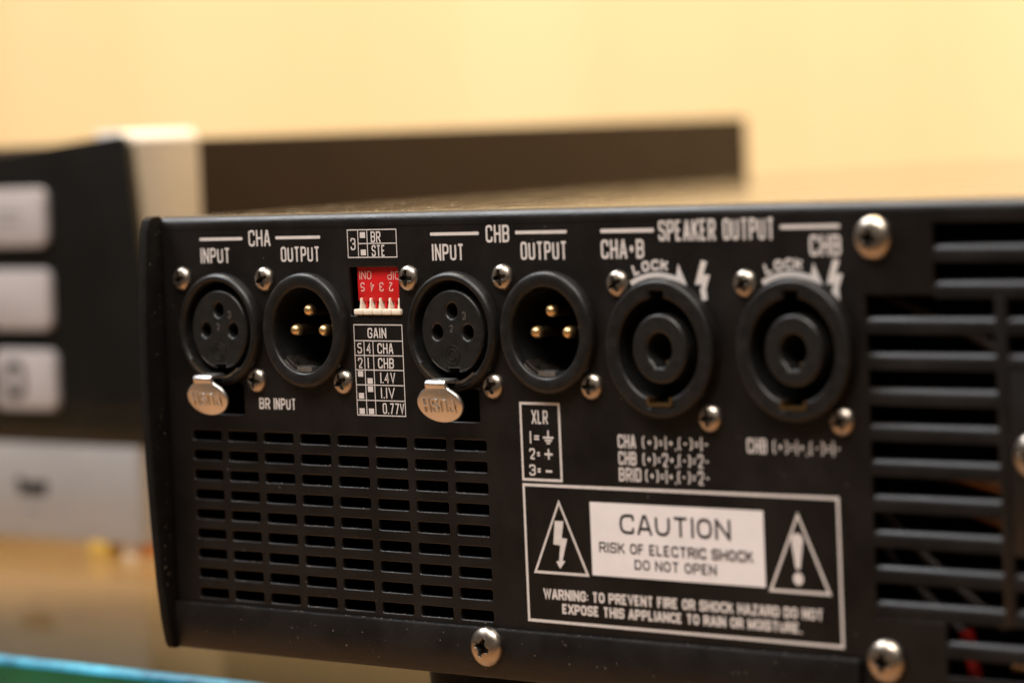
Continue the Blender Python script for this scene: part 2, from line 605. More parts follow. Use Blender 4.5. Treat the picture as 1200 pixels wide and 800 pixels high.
# small vents: 8 columns x 9 rows
for c in range(8):
    for r in range(9):
        x, y = -91.0 + 10.65 * c, -19.3 - 4.15 * r
        holes.append(rrect(x, x + 8.6, y - 2.05, y, .35, 2))
# fan opening, stepped like the slots
GB = [16.75 - 6.24 * k for k in range(13)]                  # centre of each bar's bright upper edge
gx0, gx1, gx2, gx3 = 83.4, 98.0, 152.0, 166.6
gyt, gya, gyb, gyc = GB[0] + 4.6, GB[2] + 4.6, GB[10] - 2.36, GB[12] + .75
holes.append([(gx1, gyt), (gx1, gya), (gx0, gya), (gx0, gyb), (gx1, gyb), (gx1, gyc),
              (gx2, gyc), (gx2, gyb), (gx3, gyb), (gx3, gya), (gx2, gya), (gx2, gyt)])
panel = plate('rear_panel', [(XL, YB + .4), (XR, YB + .4), (XR, YT), (XL, YT)], holes, -1.2, 0, PAINT, amp, bevel=.26)

# ---- fan grille
for k in range(12):
    y = GB[k]
    a, b = (gx1, gx2) if k < 2 or k > 10 else (gx0, gx3)
    if k == 1:
        a, b = gx1, gx2
    prof = [(-1.5, y + .75), (-1.05, y + .86), (-.5, y + .62), (-.12, y - .15), (0, y - .75), (0, y - 2.2), (-.25, y - 2.35), (-1.5, y - 2.35)]
    if k == 1 or k == 10:       # the step rows rest on the sheet beside the opening
        pass
    mk('grille_bar', prism(prof, a, b, axis='x'), PAINT, amp, angle=50)
hubt, hubb = GB[3] - 2.4, GB[9] + 3.7
mk('grille_post', box(110.2, 112.6, gyb + .01, gya - .01, -1.4, .05, .2), PAINT, amp)
mk('grille_post', box(137.4, 139.8, gyb + .01, gya - .01, -1.4, .05, .2), PAINT, amp)
mk('hub_plate', box(112.7, 137.3, hubb, hubt, -1.45, .08, .3), PAINT, amp)

# ---- chassis sheets
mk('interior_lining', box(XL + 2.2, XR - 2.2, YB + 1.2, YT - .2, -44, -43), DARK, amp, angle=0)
mk('bottom_cover', box(XL, XR, YB, YB + 1.0, -300, -1.3), PAINT, amp, angle=0)
mk('front_panel', box(XL - 3, XR + 3, YB, 27.4, -306, -300.05, 1.0), PAINT, amp)
# top cover: bent over the rear edge, slightly domed
lip = [(-1.25, YT - 1.4), (.06, YT - 1.4)] + [(.06 - 2.2 * (1 - math.cos(t)), YT - .75 + 2.2 * math.sin(t)) for t in [i * PI / 2 / 8 for i in range(9)]] + [(-2.14, 24.35), (-1.25, 23.8)]
mk('cover_lip', prism(lip, XL, XR, axis='x'), PAINT, amp, angle=50)
COVER = [(-2.14, 25.45), (-15, 25.56), (-30, 25.7), (-60, 25.98), (-100, 26.34), (-150, 26.75), (-200, 27.1), (-250, 27.35), (-300, 27.5)]
def cover_y(z):
    for (za, ya), (zb, yb) in zip(COVER, COVER[1:]):
        if z >= zb:
            return ya + (yb - ya) * (z - za) / (zb - za)
    return COVER[-1][1]
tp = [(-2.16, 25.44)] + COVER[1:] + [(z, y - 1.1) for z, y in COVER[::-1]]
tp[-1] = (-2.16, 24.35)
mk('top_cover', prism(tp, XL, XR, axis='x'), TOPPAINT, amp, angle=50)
sp = [(-.2, YB), (-.2, 24.9)] + [(z, y - .35) for z, y in COVER] + [(-300, YB)]
mk('side_panel', prism(sp, XL - 2.0, XL - .02, axis='x'), EARPAINT, amp, angle=20)
mk('side_panel', prism(sp, XR + .02, XR + 2.0, axis='x'), EARPAINT, amp, angle=20)
# bottom flange overlapping the panel, cut away under the fan
for a, b in ((XL - .6, 80.0), (170.0, XR)):
    prof = [(.02, -55.85), (.45, -55.62), (.95, -55.7), (1.2, -56.15), (1.2, YB + 1.2), (.8, YB + .2), (.0, YB - .05), (-1.2, YB - .05), (-1.2, YB + .3), (.02, YB + .9)]
    mk('bottom_flange', prism(prof, a, b, axis='x'), PAINT, amp, angle=35)
mk('bottom_sill', box(80.05, 169.95, YB - .05, YB + .38, -1.25, 0.3, .1), PAINT, amp)
# side plate standing proud of the rear panel, with a bowed outline
prof = [(-.15, 25.6), (2.2, 25.5), (3.3, 24.9), (4.0, 22.5), (4.7, 16), (5.5, 5), (5.9, -8), (5.95, -18.4), (5.6, -29), (5.1, -40), (4.3, -52.5), (3.5, -59.4), (2.6, -64.4), (1.9, -65.6), (-.15, -65.6)]
mk('side_cheek', prism(prof, XL - 2.0, XL + .3, .35, 2, axis='x'), EARPAINT, amp, angle=30)
mk('side_cheek', prism(prof, XR - .3, XR + 2.0, .35, 2, axis='x'), EARPAINT, amp, angle=30)
# feet
foot0 = None
for fx, fz in ((-44, -38), (291, -38), (-44, -262), (291, -262)):
    if foot0 is None:
        foot0 = mk('foot', lathe([(0, 0), (11.5, 0), (12.6, .6), (13.2, 9), (13.4, 10.4), (0, 10.4)], 40), RUBBER, amp, (fx, TOPY, fz))
        foot0.data.transform(Matrix.Rotation(-PI / 2, 4, 'X'))
        foot0.data.transform(Matrix.Scale(-1, 4, (0, 0, 1)))
        foot0.data.flip_normals()
        if min(v.co.z for v in foot0.data.vertices) < -1e-4:
            foot0.data.transform(Matrix.Scale(-1, 4, (0, 0, 1)))
            foot0.data.flip_normals()
    else:
        clone(foot0, amp, (fx, TOPY, fz))


# ---- screws: domed head with a cross recess pressed into it
def screw(R, H, arm, wid, dep, at, nr=34, na=144):
    bm = bmesh.new()
    rs = [R * (i / nr) ** .9 for i in range(1, nr + 1)]
    def rec(x, y):
        r = math.hypot(x, y)
        def arm_d(a, b):
            return min(arm - abs(a), wid * (1 - .3 * abs(a) / arm) - abs(b))
        d = max(arm_d(x, y), arm_d(y, x), wid * 1.6 - r)
        t = max(0.0, min(1.0, d / .16 + .35))
        return t * t * (3 - 2 * t)
    def zf(x, y):
        r = math.hypot(x, y)
        z = H * math.sqrt(max(0.0, 1 - (r / R) ** 2.4)) if r < R else 0
        return z - dep * rec(x, y)
    c = bm.verts.new((0, 0, zf(0, 0)))
    rings = []
    for r in rs:
        rings.append([bm.verts.new((r * math.cos(2 * PI * k / na), r * math.sin(2 * PI * k / na), zf(r * math.cos(2 * PI * k / na), r * math.sin(2 * PI * k / na)))) for k in range(na)])
    for k in range(na):
        bm.faces.new((c, rings[0][k], rings[0][(k + 1) % na]))
    base = [bm.verts.new((R * math.cos(2 * PI * k / na), R * math.sin(2 * PI * k / na), -.4)) for k in range(na)]
    for A, B in zip(rings, rings[1:] + [base]):
        for k in range(na):
            bm.faces.new((A[k], A[(k + 1) % na], B[(k + 1) % na], B[k]))
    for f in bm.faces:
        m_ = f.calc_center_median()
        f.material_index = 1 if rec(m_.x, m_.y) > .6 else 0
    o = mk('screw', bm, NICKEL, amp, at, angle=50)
    o.data.materials.append(OXSHADE)
    return o


def turn(o, a):
    o.rotation_euler = (0, a, 0)


small = big = None
small_px = [(210.5, 327), (306.8, 327.5), (298, 445.8), (399.5, 447.5), (476, 326), (585.8, 325), (575, 452.5), (690.5, 453),
            (721, 332.5), (829.5, 490.5), (870.5, 332.5), (984.5, 494)]
for i, (sx, sy) in enumerate(small_px):
    X, Y = px(sx, sy, .9)
    if small is None:
        small = screw(2.55, 1.4, 1.6, .5, 1.2, (X, Y, .05))
        o = small
    else:
        o = clone(small, amp, (X, Y, .05))
    turn(o, random.uniform(-.5, .5))
for i, (sx, sy, z) in enumerate([(567.5, 758, 1.2), (1036, 775.5, 0.0), (1020, 279, 0.0), (1209, 535, .1)]):
    X, Y = px(sx, sy, z + 1.0)
    if big is None:
        big = screw(3.95, 2.0, 1.75, .66, 1.7, (X, Y, z + .05))
        o = big
    else:
        o = clone(big, amp, (X, Y, z + .05))
    turn(o, (.35, .1, .15, .6)[i])


# ---- sockets
def arc_strip(r0, r1, a0, a1, z0, z1, n=24):
    return lathe([(r0, z0), (r0, z1), (r1, z1), (r1, z0), (r0, z0)], n, a0, a1)


def close_ends(bm):
    bmesh.ops.remove_doubles(bm, verts=bm.verts[:], dist=1e-4)
    bmesh.ops.holes_fill(bm, edges=[e for e in bm.edges if e.is_boundary], sides=8)
    return bm


def tab_outline():
    # neck on top of an oval tab, centred on the oval
    pts = []
    for i in range(41):
        a = PI / 2 + .62 + (2 * PI - 1.24) * i / 40
        pts.append((5.9 * math.cos(a), 3.75 * math.sin(a)))
    pts += [(2.75, 3.6), (2.6, 4.6), (-2.6, 4.6), (-2.75, 3.6)]
    return pts


def xlr_female(key):
    X, Y, _ = SOCK[key]
    prof = [(10.15, -.6), (11.75, .0), (11.75, .6), (11.55, 1.5), (11.1, 2.05), (10.55, 2.15), (10.05, 1.75), (9.85, 1.0), (9.8, -8), (0, -8)]
    s = mk('input_socket', lathe(prof, 72), PLASTIC, amp, (X, Y, .04), angle=50)
    cut = []
    for i in range(65):     # face outline with the key notch at the bottom
        a = -PI / 2 + .17 + (2 * PI - .34) * i / 64
        cut.append((8.2 * math.cos(a), 8.2 * math.sin(a)))
    cut += [(-1.35, -7.2), (1.35, -7.2)]
    hl = [circle(-4.05, -.1, 1.45, 28), circle(4.05, -.1, 1.45, 28), circle(0, 4.05, 1.45, 28)]
    ins = plate('socket_face', cut, hl, -7.5, 1.25, PLASTIC2, s, (X, Y, 0), bevel=.55, res=3)
    for hx, hy in ((-4.05, -.1), (4.05, -.1), (0, 4.05)):
        mk('contact_sleeve', lathe([(1.4, -6), (1.4, -1.0), (1.15, -.9), (1.1, -6)], 20), DARK, s, (X + hx, Y + hy, 0), angle=40)
    # moulded ring mark on the face, and two small moulded numerals
    bm = lathe([(1.95, 1.2), (1.9, 1.36), (1.72, 1.36), (1.67, 1.2)], 40)
    lathe([(1.15, 1.2), (1.1, 1.36), (.95, 1.36), (.9, 1.2)], 24, .5, 2 * PI - .5, bm=bm)
    mk('moulded_mark', bm, PLASTIC2, s, (X - .1, Y - 4.5, 0))
    bm = word_bm('3', 3.0, 3.9, 3.9, 2.4, s=.2, z=1.34)
    word_bm('2', -.5, 1.3, .4, -.1, s=.2, bm=bm, z=1.34)
    mk('moulded_numeral', bm, WGREY, s, (X, Y, 0), angle=0, recalc=False)
    # metal latch: bright arcs under the face and the push tab on its neck
    mk('latch_arc', close_ends(arc_strip(9.75, 10.3, math.radians(218), math.radians(262), 1.2, 2.3)), NICKEL, s, (X, Y, 0), angle=40)
    mk('latch_arc', close_ends(arc_strip(9.75, 10.3, math.radians(278), math.radians(308), 1.2, 2.3)), NICKEL, s, (X, Y, 0), angle=40)
    tilt = math.radians(16)
    bm = prism(tab_outline(), -.45, .45, .3, 2)
    bmesh.ops.rotate(bm, verts=bm.verts[:], cent=(0, 4.5, 0), matrix=Matrix.Rotation(tilt, 3, 'X'))
    TX, TY = px(*{'a_in': (240.5, 467.5), 'b_in': (513, 475)}[key], 4.6)
    tab = mk('push_tab', bm, STEEL, s, (TX, TY, 5.0), angle=50)
    # neck folding back into the socket
    nk = prism([(4.7 - 3.9, Y - 9.4), (4.7 - 3.2, Y - 9.0), (5.0, TY + 4.9), (5.5, TY + 4.3), (5.2, TY + 3.3), (4.6, TY + 3.4), (4.5, TY + 4.3), (.9, Y - 10.1)], TX - 2.6, TX + 2.6, .15, 2, axis='x')
    mk('latch_neck', nk, STEEL, s, (0, 0, 0), angle=50)
    # PUSH pressed into the tab, upside down
    bm = word_bm('PUSH', -4.2, 1.5, 4.2, -1.4, s=.38)
    bmesh.ops.rotate(bm, verts=bm.verts[:], cent=(0, .05, 0), matrix=Matrix.Rotation(PI, 3, 'Z'))
    r = bmesh.ops.extrude_face_region(bm, geom=bm.faces[:])
    bmesh.ops.translate(bm, verts=[v for v in r['geom'] if isinstance(v, bmesh.types.BMVert)], vec=(0, 0, .26))
    bmesh.ops.translate(bm, verts=bm.verts[:], vec=(0, -.15, .40))
    bmesh.ops.rotate(bm, verts=bm.verts[:], cent=(0, 4.5, 0), matrix=Matrix.Rotation(tilt, 3, 'X'))
    mk('embossed_lettering', bm, STEEL, s, (TX, TY, 5.0), angle=0)
    return s


def xlr_male(key):
    X, Y, _ = SOCK[key]
    prof = [(10.15, -.6), (11.7, 0), (11.68, .9), (11.5, 1.6), (11.15, 1.9), (10.6, 2.0), (9.0, 1.98), (8.7, 1.8), (8.6, 1.3), (8.5, -12), (0, -12)]
    s = mk('output_socket', lathe(prof, 72), PLASTIC, amp, (X, Y, .04), angle=50)
    mk('socket_well', lathe([(8.45, .2), (8.4, -11.9), (0, -11.9)], 48), DARK, s, (X, Y, 0))  # extra-dark lining, shade of the cavity put into the colour
    p0 = None
    for hx, hy in ((-4.05, -.05), (4.05, -.05), (0, 4.05)):
        at = (X + hx, Y + hy, 0)
        if p0 is None:
            p0 = mk('pin', lathe([(1.15, -1.3), (1.2, -.9), (1.12, -.3), (.88, .2), (.5, .48), (0, .58)], 24), GOLD, s, at, angle=60)
        else:
            clone(p0, s, at)
        mk('pin_shaft', lathe([(1.13, -12), (1.13, -1.25), (0, -1.25)], 20), PINSHADE, s, at, angle=40)
    mk('latch_tongue', close_ends(arc_strip(7.75, 8.3, math.radians(222), math.radians(252), -5.0, .6)), NICKEL, s, (X, Y, 0), angle=40)
    mk('latch_tongue', close_ends(arc_strip(7.55, 8.4, math.radians(254), math.radians(284), -2.5, 1.5)), STEEL, s, (X, Y, 0), angle=40)
    return s


def speaker_socket(key):
    X, Y, _ = SOCK[key]
    s = mk('speaker_socket', lathe([(9.9, -11), (10.7, -11), (10.7, -.2), (12.85, 0), (12.85, .35), (12.7, .9), (11.9, 1.2)], 72), PLASTIC, amp, (X, Y, .04), angle=50)
    inner = []
    def arc(a0, a1, n):
        return arc_pts(0, 0, 9.4, math.radians(a0), math.radians(a1), n)
    inner += arc(100, 253, 36) + [(-2.75, -10.7), (2.75, -10.7)] + arc(287, 440, 36) + [(1.63, 10.7), (-1.63, 10.7)]
    plate('socket_rim', circle(0, 0, 12.72, 72), [inner], -.5, 2.3, PLASTIC, s, (X, Y, 0), bevel=.6, res=3)
    mk('socket_well', lathe([(9.85, -.6), (9.85, -10.9), (0, -10.9)], 48), DARK, s, (X, Y, 0))
    hole = arc_pts(0, 0, 2.9, math.radians(-60), math.radians(240), 30) + [(-1.0, -3.4), (1.0, -3.4)]
    plate('socket_core', circle(0, 0, 6.5, 56), [hole], -10.5, 1.9, PLASTIC2, s, (X, Y, 0), bevel=.7, res=3)
    mk('core_contact', box(.3, 1.5, -2.95, -2.2, -4.5, .3, .15), BRASS, s, (X, Y, 0))
    mk('side_contact', box(8.7, 9.5, -1.5, .9, -3.0, .9, .2), BRASS, s, (X, Y, 0))
    clip = [(-2.95, -8.9), (-2.95, -10.1), (-2.5, -10.55), (2.5, -10.55), (2.95, -10.1), (2.95, -8.9), (2.45, -8.9), (2.45, -9.9), (2.25, -10.1), (-2.25, -10.1), (-2.45, -9.9), (-2.45, -8.9)]
    mk('latch_clip', prism(clip, -2, 2.42), BRASS, s, (X, Y, 0), angle=40)
    return s


for key in ('a_in', 'b_in'):
    xlr_female(key)
for key in ('a_out', 'b_out'):
    xlr_male(key)
for key in ('s_a', 's_b'):
    speaker_socket(key)

# ---- switch block behind its window
dip = mk('switch_block', box(-41.6, -27.4, 7.6, 15.4, -5, -.9, .2), RED, amp)
mk('switch_recess', box(-41.6, -27.4, 5.9, 7.58, -5, -2.2), RED, dip, angle=0)
for k in range(5):
    x = -41.35 + 2.62 * k
    mk('divider', box(x - .2 + 1.98, x + .2 + 1.98, 5.95, 7.57, -2.19, -.95, .08), RED, dip)
    mk('slider', box(x - .25, x + 2.2, 5.0, 6.15, -4, .55, .25), CREAM, dip)
    mk('slider_stem', prism([(x + .45, 6.16), (x + 1.4, 6.16), (x + 1.15, 7.3), (x + 1.05, 8.3), (x + .8, 8.3), (x + .7, 7.3)], -2.1, -.35, .12, 1), CREAM, dip)
mk('switch_backing', box(-44, -27, 3.8, 15.6, -6.2, -5.3), DARK, dip, angle=0)
bm = bmesh.new()
for k, ch in enumerate('54321'):
    word_bm(ch, -40.7 + 2.62 * k, 11.3, -39.55 + 2.62 * k, 9.5, s=.24, bm=bm, z=0)

def flipped(bm, z):
    bmesh.ops.translate(bm, verts=bm.verts[:], vec=(0, 0, z))
    return bm


def upside(txt, x0, yt, x1, yb, s_):
    b = word_bm(txt, x0, yt, x1, yb, s=s_, z=0)
    bmesh.ops.rotate(b, verts=b.verts[:], cent=((x0 + x1) / 2, (yt + yb) / 2, 0), matrix=Matrix.Rotation(PI, 3, 'Z'))
    return flipped(b, -.86)


bm.free()
for k, ch in enumerate('54321'):
    mk('lettering', upside(ch, -40.75 + 2.62 * k, 11.4, -39.6 + 2.62 * k, 9.6, .26), REDP, dip, angle=0, recalc=False)
mk('lettering', upside('ON1', -40.9, 13.7, -37.6, 12.0, .22), REDP, dip, angle=0, recalc=False)
mk('lettering', upside('DIP', -33.2, 13.6, -29.9, 11.9, .22), REDP, dip, angle=0, recalc=False)


# ================================================================== printing on the panel
def bar(x0, x1, y, t=.62):
    mk('printed_rule', prism(rrect(x0, x1, y - t / 2, y + t / 2, t * .35, 2), .01, ZP), PRINT, panel, angle=0)


bar(-86.1, -73.2, 20.55)
word('CHA', panel, (-71.4, 22.25, -65.0, 18.95), s=.43)
bar(-63.5, -50.6, 20.6)
word('INPUT', panel, (-85.95, 18.7, -77.1, 15.6))
word('OUTPUT', panel, (-62.1, 18.75, -50.95, 15.7))
bar(-20.3, -7.4, 20.8)
word('CHB', panel, (-5.6, 22.35, .45, 19.0), s=.45)
bar(2.0, 15.0, 20.82)
word('INPUT', panel, (-19.95, 18.85, -11.5, 15.65))
word('OUTPUT', panel, (3.2, 19.05, 14.9, 15.6))
bar(23.3, 36.2, 20.82, .72)
word('SPEAKER OUTPUT', panel, (37.3, 22.7, 64.1, 18.8), s=.52)
bar(65.3, 78.5, 20.97, .72)
word('CHA+B', panel, (23.3, 19.2, 33.7, 15.65), s=.5)
word('CHB', panel, (71.7, 19.5, 78.6, 15.75), s=.55)
word('BR', panel, (-70.4, -12.15, -67.3, -14.45), s=.33)
word('INPUT', panel, (-66.2, -12.15, -59.75, -14.45), s=.33)

# bridge / stereo box
ribbon('printed_table', [([(-42.9, 16.42), (-42.9, 21.9), (-29.45, 21.9), (-29.45, 16.42)], 1), ([(-40.0, 16.42), (-40.0, 21.9)], 0),
                         ([(-37.45, 16.42), (-37.45, 21.9)], 0), ([(-40.0, 19.16), (-29.45, 19.16)], 0)], .2, PRINT, panel)
word('3', panel, (-42.1, 20.3, -40.75, 17.9), s=.28)
word('BR', panel, pbox(434.5, 271, 446, 284), s=.3)
word('STE', panel, pbox(435.7, 287, 451.3, 300.3), s=.3)
def square(x, y, w=1.45, h=1.15):
    flat('printed_square', [(x - w / 2, y - h / 2), (x + w / 2, y - h / 2), (x + w / 2, y + h / 2), (x - w / 2, y + h / 2)], PRINT, panel)
square(-38.7, 20.85)
square(-38.65, 17.4)
# gain table
gl, gr = -42.25, -28.98
rows = [3.0, -.18, -3.12, -6.0, -9.0, -12.07, -15.05]
ribbon('printed_table', [([(gl, rows[-1]), (gl, rows[0]), (gr, rows[0]), (gr, rows[-1])], 1)]
       + [([(gl, y), (gr, y)], 0) for y in rows[1:-1]] + [([(-39.6, rows[1]), (-39.6, rows[-1])], 0), ([(-37.1, rows[1]), (-37.1, rows[-1])], 0)], .2, PRINT, panel)
word('GAIN', panel, (-38.5, 2.4, -33.3, .35), s=.3)
for r, (a, b, t) in enumerate((('5', '4', 'CHA'), ('2', '1', 'CHB'))):
    yt = rows[1 + r] - .45
    word(a, panel, (-41.5, yt, -40.25, yt - 2.1), s=.28)
    word(b, panel, (-38.95 if b == '4' else -38.8, yt, -37.7 if b == '4' else -38.1, yt - 2.1), s=.28)
    word(t, panel, (-35.95, yt, -31.6, yt - 2.1), s=.3)
for r, (t, x1, u1, u2) in enumerate((('1.4V', -31.4, 1, 0), ('1.1V', -31.7, 0, 1), ('0.77V', -29.3, 0, 0))):
    yt = rows[3 + r] - .45
    word(t, panel, (-35.5 if r < 2 else -35.2, yt, x1, yt - 2.15), s=.28)
    for xx, u in ((-40.95, u1), (-38.35, u2)):
        square(xx, yt - (.35 if u else 1.75))

# wiring key box
ribbon('printed_frame', [([(1.45, -26.4), (1.45, -11.8), (11.2, -11.8), (11.2, -26.4)], 1)], .5, PRINT, panel)
word('XLR', panel, pbox(623, 480.5, 642, 496.5), s=.34)
word('1=', panel, pbox(621, 505, 632.5, 519.5), s=.34)
word('2=', panel, pbox(620.5, 525, 633.5, 538), s=.34)
word('3=', panel, pbox(620.5, 544, 634.5, 557), s=.34)
gx, gy = px(642.5, 512)
ribbon('earth_symbol', [([(gx, gy + 1.3), (gx, gy - .1)], 0), ([(gx - 1.35, gy - .1), (gx + 1.35, gy - .1)], 0),
                        ([(gx - .9, gy - .65), (gx + .9, gy - .65)], 0), ([(gx - .45, gy - 1.15), (gx + .45, gy - 1.15)], 0)], .36, PRINT, panel)
gx, gy = px(643, 532)
ribbon('plus_symbol', [([(gx - 1.0, gy), (gx + 1.0, gy)], 0), ([(gx, gy + 1.0), (gx, gy - 1.0)], 0)], .4, PRINT, panel)
gx, gy = px(643.5, 552)
ribbon('minus_symbol', [([(gx - .8, gy), (gx + .8, gy)], 0)], .42, PRINT, panel)

# speaker wiring lines
for y0, head, tail in ((-17.15, 'CHA', '(+)=1+,(-)=1-'), (-20.3, 'CHB', '(+)=2+,(-)=2-'), (-23.35, 'BRID', '(+)=1+,(-)=2-')):
    word(head, panel, (25.5, y0, 29.85 if head != 'BRID' else 30.9, y0 - 2.55), s=.36)
    word(tail, panel, (31.4 if head != 'BRID' else 31.9, y0 - .05, 47.1, y0 - 2.6), s=.30, gap=.34)
word('CHB', panel, (56.0, -17.0, 60.5, -19.75), s=.36)
word('(+)=1+,(-)=1-', panel, (61.9, -17.1, 76.9, -19.75), s=.30, gap=.34)

# curved LOCK arrows and flash marks
for key in ('s_a', 's_b'):
    X, Y, _ = SOCK[key]
    X -= 1.25
    a0, a1 = math.radians(118), math.radians(69)
    up = arc_pts(0, 0, 14.0, a0, a1, 18)
    dn = arc_pts(0, 0, 13.05, a1, a0, 18)
    bm = bmesh.new()
    vs = [[bm.verts.new((X + x, Y + y, ZP)) for x, y in p] for p in (up, dn[::-1])]
    for i in range(18):
        bm.faces.new((vs[0][i], vs[1][i], vs[1][i + 1], vs[0][i + 1]))
    mk('lock_arrow', bm, PRINT, panel, angle=0)
    flat('lock_arrow_head', [(X + 4.3, Y + 12.3), (X + 7.0, Y + 11.6), (X + 5.1, Y + 15.6)], PRINT, panel, z=ZP + .006)
    for ch, a in zip('LOCK', (108.5, 100, 91.5, 83)):
        b = word_bm(ch, -.95, 1.0, .95 if ch != 'L' else .8, -1.0, s=.5)
        bmesh.ops.rotate(b, verts=b.verts[:], cent=(0, 0, 0), matrix=Matrix.Rotation(math.radians(a - 90), 3, 'Z'))
        bmesh.ops.translate(b, verts=b.verts[:], vec=(X + 15.35 * math.cos(math.radians(a)), Y + 15.35 * math.sin(math.radians(a)), 0))
        mk('lettering', b, PRINT, panel, angle=0, recalc=False)
flash = [(821.5, 305), (828.5, 306.5), (824, 321.5), (832, 322), (827.5, 338), (829, 351), (823, 352.5), (820.5, 340), (823, 333), (814.5, 333.5)]
flat('flash_mark', [px(*q) for q in flash], PRINT, panel)
dx = px(979, 328)[0] - px(824, 328)[0]
flat('flash_mark', [(px(*q)[0] + dx, px(*q)[1]) for q in flash], PRINT, panel)

# caution block
ribbon('printed_frame', [([(1.45, -53.5), (1.45, -27.45), (75.9, -27.2), (75.9, -53.7)], 1)], .55, PRINT, panel)
flat('caution_label', [(17.95, -44.0), (59.1, -44.0), (59.1, -30.1), (17.95, -30.1)], LABELW, panel)
word('CAUTION', panel, (25.1, -32.05, 51.5, -35.85), s=.60, gap=.24, material=INK, z=ZP + .012, wide=True)
word('RISK OF ELECTRIC SHOCK', panel, (19.9, -37.55, 56.5, -39.55), s=.34, gap=.22, material=INK, z=ZP + .012, wide=True)
word('DO NOT OPEN', panel, (28.4, -40.5, 47.9, -42.45), s=.34, gap=.22, material=INK, z=ZP + .012, wide=True)
word('WARNING: TO PREVENT FIRE OR SHOCK HAZARD DO NOT', panel, (5.4, -47.2, 72.0, -49.2), s=.44, gap=.14, wide=True)
word('EXPOSE THIS APPLIANCE TO RAIN OR MOISTURE.', panel, (10.0, -49.9, 67.1, -51.85), s=.44, gap=.14, wide=True)
ribbon('warning_triangle', [([(10.2, -30.5), (3.6, -44.1), (16.8, -44.1)], 1)], .5, PRINT, panel)
ribbon('warning_triangle', [([(66.85, -30.5), (60.2, -44.4), (73.4, -44.4)], 1)], .55, PRINT, panel)
zz = lambda a, b: px(600 + a / 3, 550 + b / 3)
flat('flash_mark', [zz(*q) for q in ((150, 180), (181, 181), (175, 240), (194, 243), (178, 320), (188, 321), (170, 348), (156, 322), (166, 320), (170, 266), (146, 262))], PRINT, panel)
ex, ey = px(600 + 1004 / 3, 550 + 300 / 3)
drop = arc_pts(ex, ey + 2.6, 1.35, 0, PI, 14) + [(ex - .55, ey - 2.2), (ex - .3, ey - 2.6), (ex + .3, ey - 2.6), (ex + .55, ey - 2.2)]
flat('exclamation_mark', drop, PRINT, panel)
flat('exclamation_dot', circle(ex, ey - 4.3, 1.15, 24), PRINT, panel)

# ---- wiring glimpsed through the fan grille
def wire(pts, r, m):
    mk('wire', tube(pts, r), m, amp, angle=60)


def curve3(p, q, bow, n=14):
    p, q, bow = Vector(p), Vector(q), Vector(bow)
    return [p.lerp(q, i / n) + bow * math.sin(PI * i / n) for i in range(n + 1)]


wire(curve3((76, -23, -14), (112, -27.5, -11), (0, 1, 0)), 1.4, COPPER)
wire(curve3((76, -28.5, -16), (106, -33, -12), (0, 1, 0)), 1.1, COPPER)
wire(curve3((60, 12, -16), (112, -6, -12), (0, 2, 0)), .9, WGREY)
wire(curve3((72, -28, -14), (104, -50, -10), (0, -1, 0)), 1.0, WGREY)
wire(curve3((66, -30, -16), (96, -52, -10), (0, -1, 0)), 1.0, WGREY)
wire(curve3((98.2, -50, -6), (99.2, -66, -6), (1, 0, 0)), 1.4, WRED)
wire(curve3((108, -56, -6), (130, -60, -8), (0, 1, 0)), 1.2, COPPER)

# ---- settled dust
bm = bmesh.new()
def flake(x, y, z, n, s):
    n = Vector(n)
    a = n.orthogonal().normalized()
    a.rotate(Matrix.Rotation(random.uniform(0, 6.28), 3, n))
    b = n.cross(a)
    c = Vector((x, y, z))
    k = random.uniform(.5, 1)
    bm.faces.new([bm.verts.new(c + a * s * dx_ + b * s * dy_ * k) for dx_, dy_ in ((-1, -.4), (.2, -1), (1, .3), (-.1, 1))])
for i in range(900):      # along the bend and the back of the cover
    q = random.random() ** 2.2
    z = -1.5 - 50 * q
    y = cover_y(z) + .06
    flake(random.uniform(XL + 2, 125), y, z, (0, 1, .2), random.uniform(.05, .15))
for i in range(150):      # on the panel and the flange
    x = random.uniform(XL + 2, 80)
    y = random.choice((random.uniform(-55, 22), random.uniform(-64, -56.5)))
    u, v = (x + 91.0) % 10.65, (-19.3 - y) % 4.15
    if -91.2 < x < -7.5 and -54.8 < y < -19 and u < 8.9 and v < 2.4:
        continue                                   # nothing settles on an open slot
    if y > -17 and any(math.hypot(x - a, y - b) < 13.5 or (abs(x - a) < 7 and -17 < y < b) for a, b, _ in SOCK.values()):
        continue
    if -44 < x < -28 and 4 < y < 15:
        continue
    flake(x, y, 1.24 if y < -56 else .05, (0, 0, 1), random.uniform(.03, .11))
for i in range(110):      # on ledges
    flake(random.uniform(XL + 2, 80), -55.62, random.uniform(.3, .9), (0, 1, .3), random.uniform(.04, .12))
for i in range(40):       # on the inner side of the cheek
    flake(XL + .34, random.uniform(-60, 23), random.uniform(.6, 4), (1, 0, 0), random.uniform(.05, .13))
for c in range(8):        # lint on the lower slot edges, also standing in for their highlights
    for r in range(9):
        for k in range(random.randint(2, 7)):
            flake(-91.0 + 10.65 * c + random.uniform(.3, 8.3), -19.3 - 4.15 * r - 2.03 - random.uniform(0, .12), random.uniform(-.35, -.02), (0, .8, .6), random.uniform(.04, .10))
du = mk('dust', bm, DUST, amp, angle=0)
du['kind'] = 'stuff'

# ================================================================== receiver standing behind
DX, DZ = -281.0, -155.0
dev = empty('audio_receiver', (DX - 150, TOPY, DZ - 140), 'black audio receiver with silver corner and pale square buttons behind the amplifier', 'receiver')
DB = -71.0
mk('case', box(DX - 420, DX - 2, DB + 1, 42.6, DZ - 285, DZ - 27.6, .8), CASE, dev)
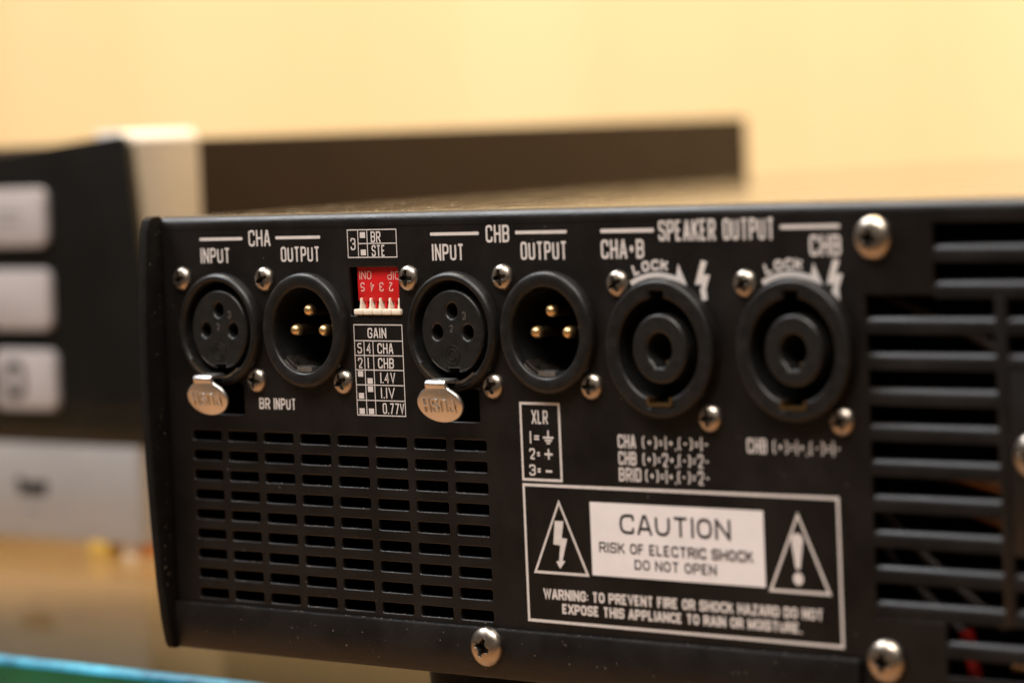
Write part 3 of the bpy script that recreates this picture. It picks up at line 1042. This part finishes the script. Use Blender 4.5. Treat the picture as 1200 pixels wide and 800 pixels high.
# silver bezel: cheek with a flat top, its highlight painted as a white edge
mk('silver_bezel', prism([(DX, DB), (DX, 42.0), (DX - .3, 42.4), (DX - 13, 42.4), (DX - 13, DB)], DZ - 27.5, DZ - .2, .3, 2), ALU, dev)
mk('silver_bezel', box(DX - 421, DX - 13.05, DB, 40.0, DZ - 27.5, DZ - 3.2, .6), ALU, dev)
mk('bezel_highlight_edge', prism([(DX, 42.45), (DX - .2, 43.3), (DX - 2.6, 45.5), (DX - 13, 45.5), (DX - 13, 42.45)], DZ - 27.5, DZ - .2, .25, 2), EDGEHI, dev)
# black glossy front whose top edge falls away from the corner
fp = [(DX + 3.2, -43.5), (DX + 4.2, -20), (DX + 4.0, 0), (DX + 2.2, 20), (DX - .2, 43.6), (DX - 2.0, 44.6), (DX - 27, 42.7), (DX - 55, 40.6), (DX - 120, 38), (DX - 420, 36), (DX - 420, -43.5)]
mk('black_front', prism(fp, DZ - 3.1, DZ + .4, .5, 2), GLOSSB, dev)
mk('silver_strip', box(DX - 420, DX - .4, DB - .3, -43.6, DZ - 3.1, DZ + 1.0, .6), SILVERP, dev)
for i, (y0, y1, x1) in enumerate(((30.3, 13.6, -314.8), (7.0, -10.5, -314.5), (-16.3, -33.6, -313.7))):
    b = mk('button', prism(rrect(x1 - 27, x1, y1, y0, 3.2, 5), DZ + .4, DZ + 2.6, .5, 2), BUTTON, dev)
    if i == 2:
        cx, cy = -331.5, -25.0
        ribbon('printed_mark', [(rrect(cx - 3.6, cx + 3.6, cy - 4.4, cy + 4.4, 2, 3), 1)], 2.4, INK, b, z=DZ + 2.64)
    elif i == 0:
        ribbon('printed_mark', [([(-337, 23.5), (-325, 23.2)], 0), ([(-336, 20.8), (-326, 20.6)], 0)], .9, BUTTONP, b, z=DZ + 2.64)
    for k in (1, 2, 3):
        clone(b, dev, (-34.0 * k, 0, 0))
ribbon('maker_emblem', [([(-335, -54.5), (-330, -56), (-321, -55.5)], 0), ([(-334, -57.4), (-322, -57.6)], 0)], 2.6, INK, dev, z=DZ + 1.04)
ribbon('emblem_line', [([(-332, -63), (-324, -63)], 0)], 1.4, BUTTONP, dev, z=DZ + 1.04)
f0 = None
mk('plug', box(-292.5, -287, TOPY, DB + .5, DZ - 9, DZ - 1, .6), CREAM, dev)
mk('plug', box(-284.6, -281.6, TOPY + 1.5, DB + .5, DZ - 9, DZ - 1, .6), WORANGE, dev)
for fx, fz in ((-300.5, DZ - 5.0), (-680, DZ - 9), (-299, DZ - 265), (-680, DZ - 265)):
    mk('foot', box(fx - 4.2, fx + 4.2, TOPY, DB + .95, fz - 6, fz + 6, .6), AMBER, dev)

print('objects', len(bpy.data.objects))
